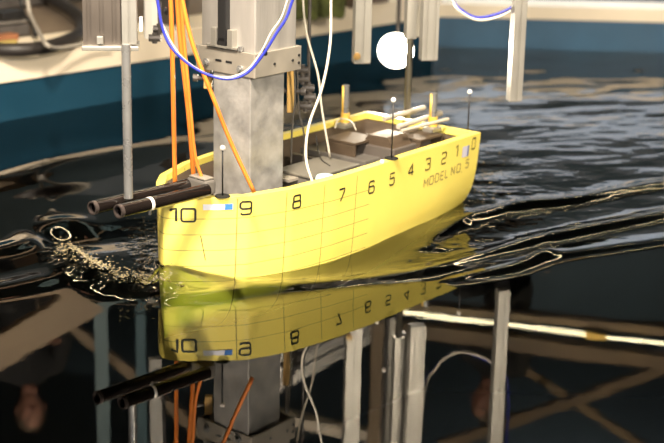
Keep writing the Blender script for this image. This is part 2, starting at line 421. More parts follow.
# ------------------------------------------------------------------ the yellow model hull
def hull_paint():
    m = bpy.data.materials.new('yellow hull paint'); m.use_nodes = True; nt = m.node_tree; b = nt.nodes['Principled BSDF']
    L = nt.links.new
    tc = nt.nodes.new('ShaderNodeTexCoord'); sep = nt.nodes.new('ShaderNodeSeparateXYZ'); L(tc.outputs['Object'], sep.inputs[0])
    nz = nt.nodes.new('ShaderNodeTexNoise'); nz.inputs['Scale'].default_value = 5; nz.inputs['Detail'].default_value = 4; L(tc.outputs['Object'], nz.inputs['Vector'])
    def line(sock, period, off, w):
        a = nt.nodes.new('ShaderNodeMath'); a.operation = 'ADD'; a.inputs[1].default_value = off; L(sock, a.inputs[0])
        p = nt.nodes.new('ShaderNodeMath'); p.operation = 'PINGPONG'; p.inputs[1].default_value = period/2; L(a.outputs[0], p.inputs[0])
        c = nt.nodes.new('ShaderNodeMath'); c.operation = 'LESS_THAN'; c.inputs[1].default_value = w; L(p.outputs[0], c.inputs[0]); return c.outputs[0]
    ln = line(sep.outputs['X'], STN, -STN0, .0016)
    lz = line(sep.outputs['Z'], .055, -.2175+.055*20, .0011)
    def math2(op, a, b_):
        n = nt.nodes.new('ShaderNodeMath'); n.operation = op
        for i, v in enumerate((a, b_)):
            if isinstance(v, (int, float)): n.inputs[i].default_value = v
            else: L(v, n.inputs[i])
        return n.outputs[0]
    zc = math2('MULTIPLY', math2('LESS_THAN', sep.outputs['Z'], .222), math2('GREATER_THAN', sep.outputs['Z'], -.02))
    aft = math2('LESS_THAN', sep.outputs['X'], .86)
    body = math2('MULTIPLY', math2('MAXIMUM', ln, lz), math2('MULTIPLY', zc, aft))
    lnu = math2('MULTIPLY', ln, math2('MULTIPLY', math2('LESS_THAN', sep.outputs['Z'], .285), aft))
    fac = math2('MULTIPLY', math2('MAXIMUM', body, lnu), .8)
    ramp = nt.nodes.new('ShaderNodeValToRGB'); ramp.color_ramp.elements[0].color = (.86, .70, .13, 1); ramp.color_ramp.elements[1].color = (.92, .78, .18, 1)
    L(nz.outputs[0], ramp.inputs[0])
    mx = nt.nodes.new('ShaderNodeMix'); mx.data_type = 'RGBA'; L(fac, mx.inputs[0]); L(ramp.outputs[0], mx.inputs[6]); mx.inputs[7].default_value = (.10, .08, .02, 1)
    L(mx.outputs[2], b.inputs['Base Color']); b.inputs['Roughness'].default_value = .35; b.inputs['Coat Weight'].default_value = .15
    return m
NUMPX = {10: 184, 9: 246, 8: 297, 7: 341, 6: 371.5, 5: 392, 4: 411, 3: 428, 2: 444, 1: 458, 0: 471.5}
NUMS = {k: s_at(v, .25) for k, v in NUMPX.items()}
STN0 = s_at(237, .22)*SCL; STN = (s_at(286, .22)*SCL-STN0)
print('numbers', {k: round(v, 3) for k, v in NUMS.items()}, 'station', STN)
yellow = hull_paint()
hull = thing('ship_hull', 'bright yellow ship model hull numbered along its side in the water', 'ship model', HO, None, HEAD)
ns = 96; sv = [S0+(S1-S0)*(1-math.cos(PI/2*k/ns)) if k/ns < .0 else S0+(S1-S0)*((k/ns)**1.6) for k in range(ns+1)]
us = [0, .02, .05, .1, .18, .28, .4, .52, .62, .72, .80, .87, .92, .96, .985, 1]
def rows(side, fn):
    return [[fn(s, u, side) for u in us] for s in sv]
bm = bmesh.new()
rim_w = .030
def inner_hb(s): return max(0.0, float(np.interp(s-rim_w*.0, KS, KB))-rim_w*(1.0 if s > .3 else 1.3))
SI0 = .170; SI1 = 1.565                                    # inner opening from .. to
grid = {}
for side in (-1, 1):
    for i, s in enumerate(sv):
        zt, zk = ztop(s), zkeel(s)
        for j, u in enumerate(us):
            z = zt-(zt-zk)*u
            grid[side, i, j] = bm.verts.new(HW(s, side*half(s, z), z))
    for i in range(ns):
        for j in range(len(us)-1):
            q = (grid[side, i, j], grid[side, i+1, j], grid[side, i+1, j+1], grid[side, i, j+1])
            try: bm.faces.new(q if side > 0 else q[::-1])
            except Exception: pass
# transom
for j in range(len(us)-1):
    bm.faces.new((grid[-1, ns, j], grid[-1, ns, j+1], grid[1, ns, j+1], grid[1, ns, j]))
# stem
for j in range(len(us)-1):
    bm.faces.new((grid[1, 0, j], grid[1, 0, j+1], grid[-1, 0, j+1], grid[-1, 0, j]))
# rim: raised flat band from the outer edge to the inner opening, with a short inner lip
def open_pt(s, side):
    si = min(max(s, SI0), SI1); t = max(0.0, inner_hb(si))
    if s < SI0: t *= max(0, (s-S0)/(SI0-S0))
    return si, side*t
inn = {}
for side in (-1, 1):
    for i, s in enumerate(sv):
        si, t = open_pt(s, side)
        inn[side, i, 0] = bm.verts.new(HW(si, t, ztop(s)+.002)); inn[side, i, 1] = bm.verts.new(HW(si, t, ztop(s)-.022))
    for i in range(ns):
        a = (grid[side, i, 0], inn[side, i, 0], inn[side, i+1, 0], grid[side, i+1, 0])
        b = (inn[side, i, 0], inn[side, i, 1], inn[side, i+1, 1], inn[side, i+1, 0])
        bm.faces.new(a if side > 0 else a[::-1]); bm.faces.new(b if side > 0 else b[::-1])
i = ns
bm.faces.new((grid[-1, i, 0], grid[1, i, 0], inn[1, i, 0], inn[-1, i, 0])); bm.faces.new((inn[-1, i, 0], inn[1, i, 0], inn[1, i, 1], inn[-1, i, 1]))
bm.faces.new((grid[1, 0, 0], grid[-1, 0, 0], inn[-1, 0, 0], inn[1, 0, 0]))
bmesh.ops.remove_doubles(bm, verts=bm.verts, dist=.0004)
bmesh.ops.recalc_face_normals(bm, faces=bm.faces)
# into the hull's own frame so that the paint follows the hull
def to_local(bm, parent): bmesh.ops.transform(bm, matrix=parent_mw(parent).inverted(), verts=bm.verts)
def lobj(name, bm, m, parent, smooth=False):
    to_local(bm, parent); o = obj(name, bm, m, None, smooth); o.parent = parent; return o
sh = lobj('hull_shell', bm, yellow, hull, True)
try:
    for e in sh.data.edges: pass
    sh.data.set_sharp_from_angle(angle=math.radians(40))
except Exception: pass
# inner lining and deck
bm = bmesh.new(); ZD = .135
prev = None; ring = []
ii = [s for s in sv if SI0 <= s <= SI1]
path = [(s, -(inner_hb(s)-.001)) for s in ii]+[(s, inner_hb(s)-.001) for s in reversed(ii)]
path = [p for p in path if abs(p[1]) > .0] 
top = [bm.verts.new(HW(s, t, ztop(s)-.021)) for s, t in path]; bot = [bm.verts.new(HW(s, t*.97, ZD)) for s, t in path]
top2 = [bm.verts.new(HW(s, t*1.03, ztop(s)-.021)) for s, t in path]
n = len(path)
for k in range(n):
    bm.faces.new((top[k], top[(k+1) % n], bot[(k+1) % n], bot[k])); bm.faces.new((top[k], top2[k], top2[(k+1) % n], top[(k+1) % n]))
lobj('inner_lining', bm, wood_m, hull, True)
bm = bmesh.new(); f = bm.faces.new([bm.verts.new(HW(s, t*.99, ZD)) for s, t in path]); bmesh.ops.triangulate(bm, faces=[f])
lobj('inner_deck', bm, mat('dim grey deck', (.12, .12, .125), .5, 0, .3, 9), hull)

# lettering: thin raised strokes following the side
def rr_(x0, y0, x1, y1, r=.16, open_=None):
    pts = []
    for cx, cy, a0 in ((x1-r, y1-r, 90), (x1-r, y0+r, 0), (x0+r, y0+r, -90), (x0+r, y1-r, -180)):
        for k in range(4): a = math.radians(a0-30*k); pts.append((cx+r*math.cos(a), cy+r*math.sin(a)))
    return pts+[pts[0]]
GL = {
 '0': (1.0, [rr_(0, 0, 1, 1)]), '1': (.42, [[(0, .78), (0, .9), (.3, 1), (.3, 0)]]),
 '2': (.8, [[(0, .82), (0, 1), (.62, 1), (.75, .9), (.75, .6), (.62, .5), (.12, .46), (0, .36), (0, 0), (.78, 0)]]),
 '3': (.8, [[(0, .85), (0, 1), (.62, 1), (.75, .88), (.75, .62), (.62, .52), (.25, .52)], [(.62, .52), (.75, .42), (.75, .12), (.62, 0), (0, 0), (0, .15)]]),
 '4': (.85, [[(.62, 0), (.62, 1), (0, .30), (0, .24), (.85, .24)]]),
 '5': (.8, [[(.75, 1), (.05, 1), (.02, .56), (.62, .60), (.76, .48), (.76, .12), (.62, 0), (.1, 0), (0, .14)]]),
 '6': (.85, [[(.78, .86), (.66, 1), (.14, 1), (0, .86), (0, .14), (.14, 0), (.68, 0), (.82, .12), (.82, .44), (.68, .56), (.14, .56), (0, .46)]]),
 '7': (.8, [[(0, 1), (.80, 1), (.80, .84), (.28, 0)]]),
 '8': (.9, [rr_(.05, .53, .80, 1, .12), rr_(0, 0, .86, .53, .12)]),
 '9': (.85, [[(.82, .54), (.68, .44), (.14, .44), (0, .56), (0, .88), (.14, 1), (.68, 1), (.82, .88), (.82, .14), (.68, 0), (.14, 0), (.04, .12)]]),
 'M': (1, [[(0, 0), (0, 1), (.45, .3), (.9, 1), (.9, 0)]]), 'O': (1, [rr_(0, 0, .9, 1)]),
 'D': (.9, [[(0, 0), (0, 1), (.6, 1), (.8, .85), (.8, .15), (.6, 0), (0, 0)]]),
 'E': (.8, [[(.7, 1), (0, 1), (0, 0), (.7, 0)], [(0, .52), (.6, .52)]]),
 'L': (.75, [[(0, 1), (0, 0), (.65, 0)]]), 'N': (.95, [[(0, 0), (0, 1), (.8, 0), (.8, 1)]]),
 '.': (.3, [[(.05, 0), (.15, 0)]]), ' ': (.5, [])}
def stroke(bm, pts, place, w):
    """ribbon of half width w along 2-D points, mapped by place(u, v)"""
    dense = []
    for a, b in zip(pts, pts[1:]):
        L = math.hypot(b[0]-a[0], b[1]-a[1]); k = max(1, int(L/.25))
        dense += [(a[0]+(b[0]-a[0])*i/k, a[1]+(b[1]-a[1])*i/k) for i in range(k)]
    dense.append(pts[-1]); L_, R_ = [], []
    closed = pts[0] == pts[-1]
    for i, p in enumerate(dense):
        q0 = dense[i-1] if i > 0 else (dense[-2] if closed else p); q1 = dense[i+1] if i < len(dense)-1 else (dense[1] if closed else p)
        dx, dy = q1[0]-q0[0], q1[1]-q0[1]; l = math.hypot(dx, dy) or 1; nx, ny = -dy/l*w, dx/l*w
        L_.append(bm.verts.new(place(p[0]+nx, p[1]+ny))); R_.append(bm.verts.new(place(p[0]-nx, p[1]-ny)))
    for i in range(len(dense)-1): bm.faces.new((L_[i], L_[i+1], R_[i+1], R_[i]))
def text_on_hull(txt, s_mid, z0, h, name, side=-1, w=.075, m=None, aspect=.95, slope=0, gap=.22, label=None):
    tot = sum(GL[c][0] for c in txt)+gap*(len(txt)-1); bm = bmesh.new(); x = -tot/2
    for c in txt:
        for pl in GL[c][1]:
            def place(u, v, x=x):
                ds = (x+u)*h*aspect/SCL
                s = s_mid+(ds if side < 0 else -ds)
                return HP(s, z0+v*h+slope*ds, side, .0012)
            stroke(bm, pl, place, w)
        x += GL[c][0]+gap
    o = lobj(name, bm, m or ink, hull)
    if label: o['label'] = label
    return o
def hull_sz(px, py):
    z = .25
    for _ in range(25):
        q = s_at(px, z); y = proj(HP(q, z))[1]; z += (y-py)/F_PX*5.0*.95
        z = min(z, ztop(q)-.004)
    return s_at(px, z), z
NUMC = {10: (184, 215), 9: (246.5, 208), 8: (297, 201.5), 7: (341.5, 195), 6: (371.5, 187), 5: (392, 179), 4: (411, 169.5), 3: (428, 164), 2: (444, 158), 1: (457, 151), 0: (473.5, 143.5)}
for k, (px, py) in NUMC.items():
    s, z = hull_sz(px, py); hgt = .044
    text_on_hull(str(k), s, z-hgt/2, hgt, 'number', -1, .08, ink if k > 3 else mat('weathered dark paint', (.10, .08, .02), .6), .70 if k == 10 else .9 if k > 7 else .85 if k else .55,
                 label='painted number %d' % k)
text_on_hull('10', .140, ztop(.08)-.085, .043, 'number', 1, .05, ink, .45, label='painted number 10 on the far side of the bow')
LET = [('M', 426, 182.5), ('O', 431.5, 180), ('D', 437, 177.5), ('E', 442, 175.5), ('L', 446.5, 173.5), ('N', 453, 170.5), ('O', 458.5, 168), ('.', 462, 168), ('5', 467, 163.5)]
for ch, px, py in LET:
    s, z = hull_sz(px, py); text_on_hull(ch, s, z-.016, .032, 'letter', -1, .085, ink_f, .85)
def patch(s0, s1, z0, z1, m, name, parent=hull, off=.0016, side=-1):
    bm = bmesh.new(); n = 6; T = [bm.verts.new(HP(s0+(s1-s0)*i/n, z1, side, off)) for i in range(n+1)]; B = [bm.verts.new(HP(s0+(s1-s0)*i/n, z0, side, off)) for i in range(n+1)]
    for i in range(n): bm.faces.new((B[i], B[i+1], T[i+1], T[i]))
    return lobj(name, bm, m, parent)
s0, s1 = s_at(203, .26), s_at(233, .26)
p = patch(s0, s1, .249, .269, mat('pale sticker', (.75, .76, .85), .4), 'sticker'); p['label'] = 'small white sticker with a blue end beside the 10'
patch(s1-.022, s1-.001, .249, .269, sticker_b, 'sticker_end', p, .0022)
s0, s1 = s_at(462, .25), s_at(468.5, .25)
p = patch(s0, s1, .226, .270, sticker_m, 'sticker'); p['label'] = 'square lilac sticker near the stern corner'
patch(s1-.012, s1, .226, .270, mat('blue grey edge', (.16, .2, .42), .5), 'sticker_edge', p, .0022)
# vertical dark mark on the side near the bow and the dark corner of the stem
bm = bmesh.new(); sm = s_at(203, .12)
stroke(bm, [(0, 0), (0, 1)], lambda u, v: HP(sm+u*.02+(.5-v)*.012, .075+v*.085, -1, .0014), .05); lobj('draught_mark', bm, ink, hull)
sph_b = bmesh.new(); q = HP(s_at(383, .27), ztop(.9)+.006, -1); sph(sph_b, q-HT*-.008, .008); lobj('knob', sph_b, white_b, hull, True)

# ------------------------------------------------------------------ marker pins with white balls
def marker(name, foot, topz, label, r=.0095, base=True):
    t = thing(name, label, 'marker', foot, 'white ball marker pins along the hull edge')
    bm = bmesh.new(); tube(bm, [foot, foot+EZ*(topz-foot.z)], .0028, 8); lobj('rod', bm, black_pl, t, True)
    bm = bmesh.new(); sph(bm, foot+EZ*(topz-foot.z), r); lobj('ball', bm, white_b, t, True)
    if base:
        bm = bmesh.new(); cyl(bm, foot, foot+EZ*.004, .026, 24, .024); lobj('base_disc', bm, mat('matt dark disc', (.02, .02, .018), .95, spec=.1), t)
    return t
def deck_on(px, inset=.016, z=None):
    s = s_at(px, .28); return HW(s, -(hbt(s)-inset), ztop(s)+.002)
def topz(foot, py):
    for k in range(400):
        z = foot.z+k*.001
        if proj(Vector((foot.x, foot.y, z)))[1] <= py: return z
    return z
f1 = deck_on(226); marker('marker_pin', f1, topz(f1, 148), 'white ball on a black pin in front of the square column')
f2 = deck_on(394.5); marker('marker_pin', f2, topz(f2, 100), 'white ball on a black pin over the number 5')
f3 = HW(1.585, -.21, ztop(1.58)+.002); f3 = f3+Vector(((468-proj(f3)[0])/F_PX*5.8, 0, 0)); marker('marker_pin', f3, topz(f3, 92), 'white ball on a black pin at the stern corner', .0095, False)

# ------------------------------------------------------------------ the towing column
col_s0 = .30; CW = .172; CLn = .175
def col_corner(s, t): return HW(s, t, .45)
lo, hi = .1, .9
for _ in range(40):
    m_ = (lo+hi)/2
    if proj(HW(m_, -CW/2, .35))[0] < 250: lo = m_
    else: hi = m_
cs0 = lo
cc = HW(cs0+CLn/2/SCL, 0, 0)
bz = .30
for k in range(1000):
    z = .3+k*.001
    if proj(cc-HS*CLn/2-HT*CW/2+EZ*z)[1] <= 78: break
zb0 = z; zb1 = z+.083
column = thing('towing_column', 'square aluminium column standing in the yellow hull', 'column', (cc.x, cc.y, ZD), None, HEAD)
bm = bmesh.new(); box(bm, (cc.x, cc.y, (ZD+zb0+.02)/2), HS, HT, EZ, CLn/2, CW/2, (zb0+.02-ZD)/2, .004); lobj('lower_tube', bm, alu_raw, column)
UW, UL = .258, .225
uc = cc + HS*((UL-CLn)/2-.0) + HT*((UW-CW)/2-.0165)
# near corner of the sleeve lines up with px 255
uc = uc + HS*.004 - HT*.0
bm = bmesh.new(); box(bm, (uc.x, uc.y, (zb1+2.6)/2-.02), HS, HT, EZ, UL/2-.006, UW/2-.006, (2.6-zb1)/2+.02, .005); lobj('upper_sleeve', bm, alu, column)
bm = bmesh.new()
for sg in (-1, 1):
    box(bm, uc+HT*sg*UW/2+EZ*(zb0+zb1)/2, HS, HT, EZ, UL/2+.010, .005, (zb1-zb0)/2, .002)
box(bm, uc+HS*(UL/2+.004)+EZ*(zb0+zb1)/2, HS, HT, EZ, .005, UW/2+.004, (zb1-zb0)/2, .002)
box(bm, uc-HS*(UL/2+.004)+EZ*(zb0+zb1)/2, HS, HT, EZ, .005, UW/2+.008, (zb1-zb0)/2, .002)
br = lobj('bracket', bm, plate_m, column)
fc = uc-HS*(UL/2+.0095)
for tt, zz in ((.030, .5), (-.018, .5)):
    bm = bmesh.new(); box(bm, fc+HT*tt+EZ*(zb0+(zb1-zb0)*zz), HS, HT, EZ, .0012, .014, .004, .001); lobj('slot', bm, black_pl, br)
for tt, zz in ((.085, .35), (-.072, .30)):
    bm = bmesh.new(); a = fc+HT*tt+EZ*(zb0+(zb1-zb0)*zz); cyl(bm, a, a-HS*.006, .013, 20); cyl(bm, a-HS*.005, a-HS*.013, .008, 6); lobj('bolt', bm, steel, br)
sc = uc-HT*(UW/2+.005)
for ss, zz in ((-.02, .45), (.075, .45), (.108, .62), (.108, .30)):
    bm = bmesh.new(); a = sc+HS*ss+EZ*(zb0+(zb1-zb0)*zz); cyl(bm, a, a-HT*.003, .005, 12); lobj('screw', bm, black_pl, br)
# black cable channel and its two clamps on the forward face
ff = uc-HS*(UL/2-.006)
bm = bmesh.new(); a = ff+HT*.010-HS*.010
box(bm, a+EZ*(zb1+.02+.8), HS, HT, EZ, .012, .020, .8, .006); cyl(bm, a+EZ*(zb1+.02)-HS*.012, a+EZ*(zb1+.02)+HS*.012, .020, 20); lobj('cable_channel', bm, black_pl, column)
for tt in (.045, -.030):
    bm = bmesh.new(); box(bm, ff-HS*.012+HT*tt+EZ*(zb1+.038), HS, HT, EZ, .013, .012, .032, .002); lobj('clamp', bm, alu_mat, column)
bm = bmesh.new(); box(bm, ff-HS*.006+HT*.01+EZ*(zb1+.008), HS, HT, EZ, .018, .07, .004, .001); lobj('clamp_plate', bm, alu_mat, column)
bm = bmesh.new(); a = ff-HS*.012+HT*-.068+EZ*(zb1+.012); cyl(bm, a-EZ*.01, a+EZ*.006, .009, 6); lobj('nut', bm, steel, column)
# foot plate
bm = bmesh.new(); box(bm, cc+EZ*(ZD+.006), HS, HT, EZ, CLn/2+.03, CW/2+.02, .006, .002); lobj('foot_plate', bm, plate_m, column)

# ------------------------------------------------------------------ two dark tubes over the bow with a clamp
ZT = .322
tA0 = Z(92, 208, ZT+.0); tA1 = Z(196, 183, ZT); tB0 = Z(118, 211.5, ZT); tB1 = Z(207, 190, ZT)
RT = .0215
for a, b, lab in ((tA0, tA1, 'dark glossy tube over the bow, the farther of the pair'), (tB0, tB1, 'dark glossy tube over the bow with a white band, nearer the camera')):
    t = thing('bow_tube', lab, 'tube', a, 'pair of dark tubes over the bow')
    bm = bmesh.new(); d = (b-a).normalized(); pts = [a+d*((b-a).length*k/10) for k in range(11)]
    tube(bm, pts, RT, 28, hollow=RT*.84); lobj('tube_wall', bm, tube_m, t, True).data.set_sharp_from_angle(angle=math.radians(35))
    if a is tB0:
        c = Z(150, 204, ZT); k = (c-a).dot(d); bm = bmesh.new(); tube(bm, [a+d*(k-.006), a+d*(k+.006)], RT*1.03, 28); lobj('white_band', bm, white_b, t, True)
        bm = bmesh.new(); cyl(bm, a+d*k-EZ*RT, a+d*k-EZ*(RT+.014), .005, 10); lobj('screw', bm, steel, t)
    bm = bmesh.new(); tube(bm, [a-d*.001, a+d*.012], RT*1.02, 28, hollow=RT*.80); lobj('end_ring', bm, mat('dark ring metal', (.10, .08, .075), .3, .6), t, True).data.set_sharp_from_angle(angle=math.radians(35))
clampc = (tA1+tB1)/2; d = (tB1-tB0).normalized(); dn = d.cross(EZ).normalized()
t = thing('tube_clamp', 'grey clamp block holding the ends of the dark tubes on the bow', 'clamp', clampc)
bm = bmesh.new(); box(bm, clampc+EZ*.004-d*.0+dn*.0, d, dn, EZ, .024, .046, .024, .008); lobj('block', bm, grey_pl, t)
bm = bmesh.new(); box(bm, clampc+EZ*.033, d, dn, EZ, .021, .038, .003, .002); lobj('cover', bm, plate_m, t)

# ------------------------------------------------------------------ left actuator: slotted profile with a rod
ad = 4.62
a0 = Pd(129, 43, ad)
t = thing('lifting_actuator', 'slotted aluminium profile with a round steel rod left of the column', 'actuator', (a0.x, a0.y, a0.z))
px_m = ad/F_PX
u_ = Vector((.995, .10, 0)).normalized(); v_ = Vector((-.10, .995, 0))
pc = Pd(103, 43, ad+.05); 
bm = bmesh.new(); profile_bar(bm, pc, pc+EZ*2.2, u_, v_, 19*px_m, .05, 3, 2, .0075, .009); lobj('profile', bm, alu_dk, t)
pc2 = Pd(130, 43, ad+.04)
bm = bmesh.new(); profile_bar(bm, pc2+EZ*.002, pc2+EZ*2.2, u_, v_, 7.5*px_m, .04, 1, 2, .004, .006); lobj('profile', bm, alu_mat, t)
bm = bmesh.new(); cpl = Pd(111, 45.5, ad+.04); box(bm, cpl, u_, v_, EZ, 28.5*px_m, .058, .007, .003); lobj('end_plate', bm, alu_mat, t)
bm = bmesh.new(); q = Pd(100, 40, ad-.006); box(bm, q, u_, v_, EZ, .010, .006, .012, .002); lobj('stop_block', bm, alu_mat, t)
bm = bmesh.new(); q = Pd(141, 24, ad+.03); box(bm, q, u_, v_, EZ, .005, .012, .022, .002); lobj('limit_switch', bm, white_b, t)
rb = (tA0+(tA1-tA0).normalized()*.115+tB0+(tB1-tB0).normalized()*.045)/2
bt = Z(128.5, 198, ZT+.018)
bm = bmesh.new(); ttop = Vector((bt.x, bt.y, a0.z+.005)); tube(bm, [bt, ttop], .0142, 24); lobj('rod', bm, steel, t, True).data.set_sharp_from_angle(angle=.6)
# shift the profile so that it stands over the rod
dx = bt.y-(ad+.04)

# ------------------------------------------------------------------ orange tubing, blue loop, white wires
def cable(name, pts, r, m, label, cat='cable', group=None, seg=8):
    bm = bmesh.new(); tube(bm, smooth_path(pts, 8), r, seg); o = obj(name, bm, m, None, True); return tag(o, label, cat, group)
OG = 'orange tubes hanging to the bow'
def pp(l, d0, d1):
    n = len(l); o = [Pd(a, b, d0+(d1-d0)*i/(n-1)) for i, (a, b) in enumerate(l)]
    if l[0][1] < -30: o = [o[0]+EZ*2.0, o[0]+EZ*.8] + o          # on up to the carriage
    if l[-1][1] < -30: o = o + [o[-1]+EZ*.8, o[-1]+EZ*2.0]
    return o
cable('orange_tube', pp([(168, -90), (170, -20), (172, 40), (173.5, 110), (175, 184)], 4.75, 4.86), .0078, orange_m, 'leftmost orange tube hanging straight down to the bow', 'tube', OG)
cable('orange_tube', pp([(170, -90), (176, -20), (180, 38), (188, 110), (194, 180)], 4.73, 4.88), .0078, orange_m, 'second orange tube from the left, ending behind the clamp', 'tube', OG)
cable('orange_tube', pp([(174, -90), (179, -20), (184, 40), (190.5, 110), (196, 160), (209, 193)], 4.70, 4.80), .0060, orange_m, 'third orange tube, bending right beside the clamp', 'tube', OG)
cable('orange_tube', pp([(172, -90), (179, -20), (192, 42), (212, 95), (232, 145), (254, 192)], 4.62, 4.72), .0070, orange_m, 'slanting orange tube crossing in front of the column', 'tube', OG)
BL = [(155, -50), (159, 10), (168, 42), (186, 62), (206, 74), (228, 79), (247, 73), (262, 56), (276, 34), (290, 8), (298, -50)]
cable('blue_cable', pp(BL, 4.585, 4.585), .0046, blue_m, 'blue cable looping in front of the column bracket')
WLp = [(151, -50), (157, 2), (164, 28), (180, 55), (203, 72), (226, 77.5), (246, 71), (260, 54), (271, 33), (285, 8), (292, -50)]
cable('white_cable', pp(WLp, 4.600, 4.600), .0030, white_m, 'white cable looping with the blue cable before the bracket')
t = thing('cable_tie', 'black cable tie at the lower left of the blue loop', 'cable tie', Pd(211, 75, 4.6), 'black ties on the cable loop')
for (x, y), lab in (((166, 12), 'upper left'), ((211, 75), 'lower left'), ((265, 53), 'right')):
    q = Pd(x, y, 4.596)
    if lab == 'lower left': tt = t
    else: tt = thing('cable_tie', 'black cable tie at the %s of the blue loop' % lab, 'cable tie', q, 'black ties on the cable loop')
    bm = bmesh.new()
    bmesh.ops.create_cone(bm, segments=14, radius1=.0095, radius2=.0095, depth=.005, cap_ends=True, matrix=Matrix.Translation(q) @ Matrix.Rotation(PI/2, 4, 'Y') @ Matrix.Rotation(.6 if x < 220 else -.8, 4, 'X'))
    lobj('strap', bm, black_pl, tt); bm = bmesh.new(); box(bm, q+Vector((0, -.008, .010)), EX, EY, EZ, .003, .003, .006, .001); lobj('tie_head', bm, black_pl, tt)
cable('white_wire', pp([(301, -60), (303, 0), (307, 35), (318, 75), (322, 110), (330, 157)], 5.25, 5.40), .0042, white_m, 'pale wire dropping from the column top into the hull, right strand', 'cable')
cable('white_wire', pp([(330, -60), (331, 0), (330, 45), (322, 88), (309, 125), (306, 158), (313, 184)], 5.20, 4.98), .0048, white_m, 'long pale wire curving down to the hull rim', 'cable')
cable('grey_wire', pp([(293, 40), (295, 95), (292, 130), (291, 165)], 5.3, 5.35), .0035, grey_pl, 'thin grey wire hanging just right of the column', 'cable')
cable('grey_wire', pp([(297, 60), (299, 110), (304, 135), (303, 165)], 5.4, 5.4), .0030, grey_pl, 'thin dark wire beside the yellow fitting', 'cable')
cable('blue_white_cable', pp([(440, -40), (452, -2), (463, 11), (478, 17.5), (497, 14), (512, 7), (524, -2), (535, -40)], 6.0, 6.0), .0060, blue_m, 'blue cable sagging at the top beside the hanging profile')
cable('white_cable', pp([(442, -40), (453, 1), (464, 14), (479, 20), (498, 17), (512, 10), (522, 0), (530, -40)], 5.98, 5.98), .0052, white_m, 'white cable sagging at the top under the blue one')

# ------------------------------------------------------------------ hanging profiles behind the hull
def hanging(name, px, py, half_px, d, label, slots=1, bolt=False, m=alu_mat, top=3.4, hy=.022):
    a = Pd(px, py, d); t = thing(name, label, 'profile', a, 'aluminium profiles hanging over the stern')
    bm = bmesh.new(); profile_bar(bm, a, Vector((a.x, a.y, top)), HX, HY_, half_px*d/F_PX, hy, slots, 1, .0045, .006); lobj('profile', bm, m, t)
    bm = bmesh.new(); box(bm, a-EZ*.002, HX, HY_, EZ, half_px*d/F_PX*.96, hy*.96, .002, .001); lobj('end_cap', bm, grey_pl, t)
    if bolt:
        bm = bmesh.new(); q = Pd(px-4, py-6, d-.03); cyl(bm, q, q-EY*.012, .014, 16); cyl(bm, q-EY*.012, q-EY*.018, .008, 6); lobj('bolt', bm, mat('brass bolt', (.6, .38, .14), .35, .8), t)
    return t
HX = Vector((.97, .24, 0)).normalized(); HY_ = Vector((-HX.y, HX.x, 0))
hanging('hanging_profile', 361, 62, 8.5, 5.84, 'leftmost hanging aluminium profile, with a brass bolt at its foot', 1, True)
hanging('hanging_profile', 428, 59, 8.5, 5.90, 'bright hanging aluminium profile right of the lamp', 2)
hanging('hanging_profile', 514, 100, 6.5, 5.92, 'lone hanging aluminium profile over open water on the right', 1)
hanging('hanging_profile', 414, 36, 4.0, 6.0, 'narrow hanging profile just left of the bright one', 1)
a = Pd(407, 118, 5.95); t = thing('hanging_rod', 'slim pale rod reaching down behind the lamp to the stern', 'rod', a)
bm = bmesh.new(); tube(bm, [a, Vector((a.x, a.y, 3.4))], .0135, 16); lobj('rod', bm, alu_mat, t, True)
zz = Pd(406, 38, 5.95).z; bm = bmesh.new(); profile_bar(bm, Vector((a.x-.0, a.y, zz)), Vector((a.x, a.y, 3.4)), HX, HY_, .021, .021, 1, 1); lobj('sleeve', bm, alu_mat, t)

# ------------------------------------------------------------------ the floodlight seen between the profiles
lp = Pd(396, 50, 7.1)
t = thing('floodlight', 'bright round lamp glaring between the hanging profiles', 'lamp', lp)
aim = (Vector((0, 4.2, .3))-lp).normalized(); q = aim.to_track_quat('Z', 'Y').to_matrix().to_4x4()
bm = bmesh.new(); bmesh.ops.create_uvsphere(bm, u_segments=24, v_segments=12, radius=.052, matrix=Matrix.Translation(lp) @ q @ Matrix.Diagonal((1, 1, .35, 1))); lobj('bulb_glass', bm, lampm, t, True)
bm = bmesh.new(); bmesh.ops.create_cone(bm, segments=28, radius1=.03, radius2=.088, depth=.075, cap_ends=False, matrix=Matrix.Translation(lp-aim*.022) @ q)
bmesh.ops.create_cone(bm, segments=28, radius1=.03, radius2=.02, depth=.03, cap_ends=True, matrix=Matrix.Translation(lp-aim*.08) @ q); bmesh.ops.solidify(bm, geom=bm.faces[:], thickness=.003); lobj('housing', bm, alu_mat, t)
bm = bmesh.new(); tube(bm, [lp-aim*.08, lp-aim*.12+EZ*.05, Vector((lp.x, lp.y+.15, 3.4))], .010, 10); lobj('stem', bm, grey_d, t)
ll = bpy.data.lights.new('floodlight_beam', 'SPOT'); ll.energy = 90; ll.color = (1, .86, .66); ll.spot_size = 2.3; ll.shadow_soft_size = .06; ll.spot_blend = .6
lo_ = bpy.data.objects.new('floodlight_beam', ll); C.objects.link(lo_); lo_.location = lp+aim*.07; lo_.rotation_euler = aim.to_track_quat('-Z', 'Y').to_euler()

